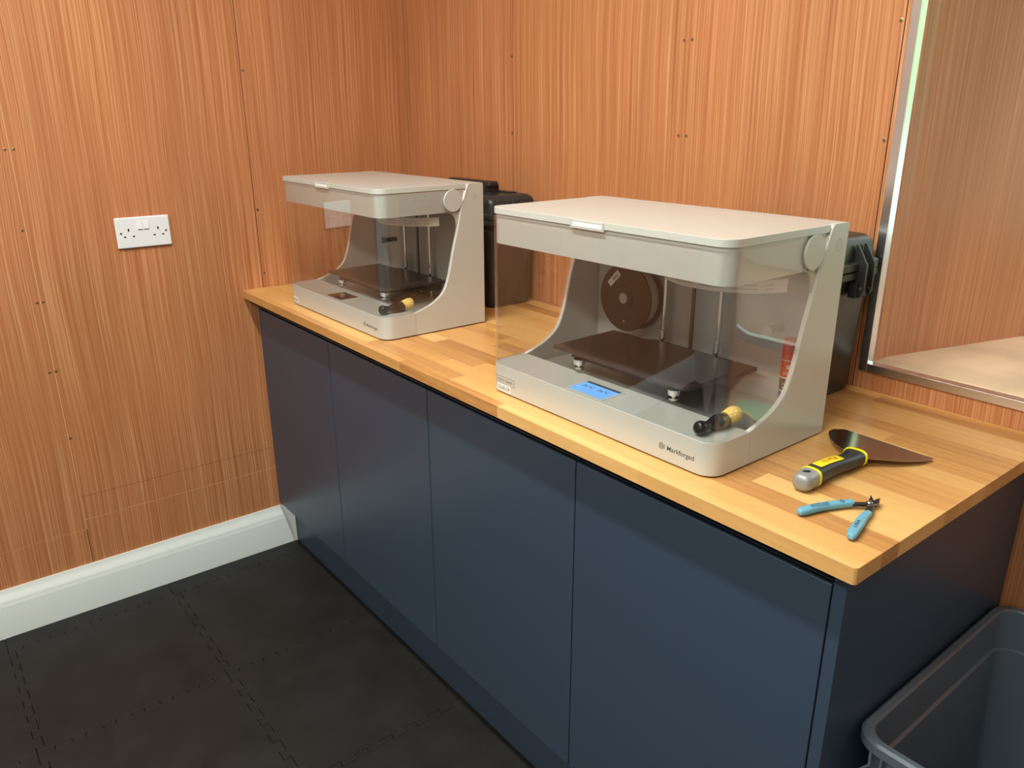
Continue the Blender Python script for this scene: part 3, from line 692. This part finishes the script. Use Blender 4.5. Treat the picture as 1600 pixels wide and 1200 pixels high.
# ================================================================== PUTTY KNIFE
def knife():
    s = empty('putty_knife', (1.8830, -0.3900, T)); tag(s, 'putty knife with a black and yellow handle lying on the worktop', 'putty knife')
    P = lambda mb, n, m, **k: mb.build(n, m, s, **k)
    H = [Vector((-.0045, -.1090, .0150)), Vector((-.0070, -.0820, .0150)), Vector((-.0065, -.0500, .0165)), Vector((-.0030, -.0200, .0170)), Vector((-.0015, .0090, .0150)), Vector((-.0055, .0400, .0145))]
    S = [(.0145, .0135), (.0158, .0140), (.0150, .0125), (.0135, .0115), (.0140, .0115), (.0185, .0125)]
    def ring(c, t, a, b, n=24):
        t = t.normalized(); e1 = t.cross(Vector((0, 0, 1))).normalized(); e2 = e1.cross(t)
        out = []
        for k in range(n):
            an = 2 * math.pi * k / n; ca, sa = math.cos(an), math.sin(an); pw = .72
            out.append(tuple(c + e1 * a * math.copysign(abs(ca) ** pw, ca) + e2 * b * math.copysign(abs(sa) ** pw, sa)))
        return out
    path = catmull([tuple(h) + q for h, q in zip(H, S)], 6)
    def seg(i0, i1, k=1.0, extra=0):
        rs = []
        for i in range(i0, i1 + 1):
            a = Vector(path[i][:3]); t = Vector(path[min(i + 1, len(path) - 1)][:3]) - Vector(path[max(i - 1, 0)][:3])
            rs.append(ring(a, t, path[i][3] * k + extra, path[i][4] * k + extra))
        return rs
    P(MB().loft(seg(6, len(path) - 3)), 'grip', M_rubber, smooth=50)
    P(MB().loft(seg(5, 6, 1, .0008)), 'yellow_band', M_yellow, smooth=50)
    P(MB().loft(seg(len(path) - 3, len(path) - 2, 1, .0011)), 'yellow_band', M_yellow, smooth=50)
    c0 = Vector(path[0][:3]); t0 = Vector(path[0][:3]) - Vector(path[1][:3]); t0.normalize()
    cap = seg(0, 5, 1.0, .0001)[::-1]
    cap += [ring(c0 + t0 * .006, t0 * -1, .0130, .0120), ring(c0 + t0 * .0090, t0 * -1, .0100, .0090), ring(c0 + t0 * .0098, t0 * -1, .0050, .0045)]
    P(MB().loft(cap), 'end_cap', M_zinc, smooth=50)
    P(MB().lathe([(.0062, 0), (.0052, .0006), (0, .0006)], tuple(Vector((-.0055, -.1010, .0288))), (0, -.1, 1), 20, sc2=(1, .55)), 'hanging_hole', M_black)
    # yellow badge, lying on the grip's top
    pad = []
    for i in range(8, 20):
        a = Vector(path[i][:3]); t = (Vector(path[i + 1][:3]) - Vector(path[i - 1][:3])).normalized(); e1 = t.cross(Vector((0, 0, 1))).normalized()
        k = min(1, (i - 7) / 1.5, (20 - i) / 1.5); w = .0082 * (.6 + .4 * k)
        pad.append([tuple(a + e1 * q * w + Vector((0, 0, path[i][4] * (1.0 if abs(q) < .5 else .965) + .0006))) for q in (-1, -.4, .4, 1)])
    pm = MB().loft(pad, close=False, cap=False)
    o = P(pm, 'yellow_badge', M_yellow, smooth=50)
    so = o.modifiers.new('th', 'SOLIDIFY'); so.thickness = .0008; so.offset = 0
    mid = Vector(path[14][:3]); t = (Vector(path[18][:3]) - Vector(path[10][:3])).normalized()
    ex = -t; ez = Vector((0, 0, 1)); ez = (ez - ex * ez.dot(ex)).normalized(); ey = ez.cross(ex)
    m = Matrix.Identity(4)
    for i in range(3): m[i][0] = ex[i]; m[i][1] = ey[i]; m[i][2] = ez[i]
    m.translation = mid + ez * (path[14][4] + .0014) - ex * .0150 - ey * .0038
    text('badge_lettering', 'Purdy', .0120, M_red, o, None, mtx=m, width=.0300)
    # blade: flares from the neck to a wide straight edge, slightly lifted
    out = [(.0150, .0420), (.0440, .0760), (.0620, .1090), (.0672, .1375), (.0668, .1440), (-.0860, .1485), (-.0960, .1300), (-.0940, .1130), (-.0850, .0950), (-.0680, .0730), (-.0480, .0550), (-.0260, .0430)]
    top = []; bl = MB()
    def zz(y): return .0150 - (y - .042) / .105 * .0105
    n = len(out)
    vs = [(x, y, zz(y) + .0006) for x, y in out] + [(x, y, zz(y) - .0006) for x, y in out]
    bl.add(vs, [tuple(range(n)), tuple(range(2 * n - 1, n - 1, -1))] + [(i, n + i, n + (i + 1) % n, (i + 1) % n) for i in range(n)])
    P(bl, 'blade', M_blade, smooth=0)
knife()

# ================================================================== FLUSH CUTTERS
def cutters():
    s = empty('flush_cutters', (1.9640, -0.4900, T)); tag(s, 'small flush cutters with pale blue handles lying open on the worktop', 'pliers')
    P = lambda mb, n, m, **k: mb.build(n, m, s, **k)
    def handle(pts):
        rings = []
        q = catmull(pts, 6)
        for i, (x, y, z, a, b) in enumerate(q):
            c = Vector((x, y, z)); t = Vector(q[min(i + 1, len(q) - 1)][:3]) - Vector(q[max(i - 1, 0)][:3]); t.normalize()
            e1 = t.cross(Vector((0, 0, 1))).normalized(); e2 = e1.cross(t); ring = []
            for k in range(20):
                an = 2 * math.pi * k / 20; ca, sa = math.cos(an), math.sin(an); pw = .8
                ring.append(tuple(c + e1 * a * math.copysign(abs(ca) ** pw, ca) + e2 * b * math.copysign(abs(sa) ** pw, sa)))
            rings.append(ring)
        return P(MB().loft(rings), 'handle', M_bluegrip, smooth=60)
    h1 = handle([(-.0455, -.0815, .0062, .0015, .0015), (-.0450, -.0790, .0062, .0052, .0045), (-.0420, -.0690, .0065, .0068, .0056), (-.0360, -.0480, .0068, .0068, .0056), (-.0250, -.0220, .0070, .0066, .0054), (-.0150, -.0030, .0070, .0060, .0050), (-.0125, .0005, .0070, .0055, .0045)])
    h2 = handle([(.0345, -.0890, .0062, .0015, .0015), (.0340, -.0865, .0062, .0052, .0045), (.0300, -.0740, .0065, .0070, .0058), (.0240, -.0500, .0068, .0070, .0056), (.0185, -.0280, .0070, .0060, .0052), (.0165, -.0110, .0070, .0050, .0045)])
    P(MB().prism([(-.0150, -.0010), (-.0090, -.0060), (.0035, .0080), (.0085, .0180), (.0030, .0200), (-.0060, .0110)], .0050, .0085), 'steel_arm', M_plier, bevel=.0008)
    P(MB().prism([(.0120, -.0120), (.0200, -.0090), (.0130, .0080), (.0060, .0230), (-.0020, .0150), (.0040, .0060)], .0062, .0098), 'steel_arm', M_plier, bevel=.0008)
    P(MB().prism([(.0030, .0180), (-.0012, .0215), (-.0040, .0300), (-.0075, .0385), (-.0045, .0355), (.0020, .0280), (.0085, .0215)], .0052, .0102), 'jaw', M_plier, bevel=.0006)
    P(MB().prism([(.0080, .0155), (.0050, .0215), (.0040, .0300), (.0062, .0400), (.0080, .0330), (.0125, .0250), (.0125, .0180)], .0052, .0102), 'jaw', M_plier, bevel=.0006)
    P(MB().lathe([(.0042, .009), (.0042, .0112), (.0034, .0120), (0, .0120)], (.0045, .0135, 0), (0, 0, 1), 20), 'pivot', M_steel)
    P(MB().tube([(.0060, .0020, .0090), (.0100, .0100, .0098), (.0120, .0180, .0092)], .0010, 8), 'spring', M_chrome)
    a = math.atan2(-.0480 + .0220, -.0360 + .0250)
    ex = Vector((math.cos(a + math.pi), math.sin(a + math.pi), 0)); ey = Vector((-ex.y, ex.x, 0)); ez = Vector((0, 0, 1))
    m = Matrix.Identity(4)
    for i in range(3): m[i][0] = ex[i]; m[i][1] = ey[i]; m[i][2] = ez[i]
    b0 = Vector((-.0395, -.0590, .0127))
    b0 = Vector((-.0415, -.0665, .0128))
    for k, (st, off, sz, w) in enumerate((('WEAR SAFETY GLASSES', .0006, .0034, .030), ('PROTECTIVE EYEWEAR', -.0034, .0034, .029))):
        m2 = m.copy(); m2.translation = b0 + ex * .004 + ey * off
        text('handle_lettering', st, sz, M_ink, h1, None, mtx=m2, width=w)
    P(MB().lathe([(.0030, .0118), (.0030, .0128), (.0022, .0128), (.0022, .0118)], (-.0205, -.0150, 0), (0, 0, 1), 20), 'printed_ring', M_ink).parent = h1
    d2 = Vector((.0300 - .0240, -.0740 + .0500, 0)).normalized(); e2 = Vector((-d2.y, d2.x, 0)); m3 = Matrix.Identity(4)
    for i in range(3): m3[i][0] = -d2[i]; m3[i][1] = -e2[i]; m3[i][2] = (0, 0, 1)[i]
    m3.translation = Vector((.0305, -.0700, .0129)); text('handle_lettering', 'USA', .0060, M_ink, h2, None, mtx=m3, width=.022)
cutters()

# ================================================================== GREY BIN AT THE RIGHT
def bin_():
    s = empty('storage_bin', (2.20, -0.27, 0.0)); tag(s, 'large open grey plastic bin on the floor beside the cabinet end panel', 'bin')
    ox, oy = -2.20, 0.27
    x0, x1, y0, y1, zt = 2.018, 2.44, -.527, -.012, Z(-.318)
    def rr(d, z, rad=.035): return [(x + ox, y + oy, z) for x, y in rrect(x0 + d, x1 - d, y0 + d, y1 - d, rad, rad, 6)]
    L = []
    # outside up, over the rim, inside down to the bottom
    L += [rr(.060, .0005, .03), rr(.052, .004, .035), rr(.014, zt - .045, .040), rr(.014, zt - .018, .040), rr(.000, zt - .018, .040), rr(.000, zt - .004, .040), rr(.004, zt, .038),
          rr(.0125, zt, .034), rr(.0155, zt - .003, .032), rr(.0165, zt - .075, .032), rr(.0215, zt - .078, .030), rr(.0300, zt - .22, .03), rr(.062, .012, .025)]
    MB().loft(L).build('body', M_bin, s, smooth=40)
    rb = MB()
    for k in range(9):
        x = x0 + .045 + k * .042
        rb.box(x + ox, x + .003 + ox, y0 + .002 + oy, y0 + .014 + oy, zt - .050, zt - .016)
    rb.box(x0 + .03 + ox, x1 - .03 + ox, y0 + .002 + oy, y0 + .014 + oy, zt - .053, zt - .050)
    rb.build('rim_rib', M_bin, s, smooth=0)
    MB().tube([(x0 + .032 + ox, y0 - .001 + oy, zt - .016), (x0 + .034 + ox, y0 - .004 + oy, zt - .035), (x0 + .024 + ox, y0 - .004 + oy, zt - .05), (x0 + .018 + ox, y0 + oy, zt - .06)], .0022, 8).build('rim_clip', M_bin, s)
bin_()
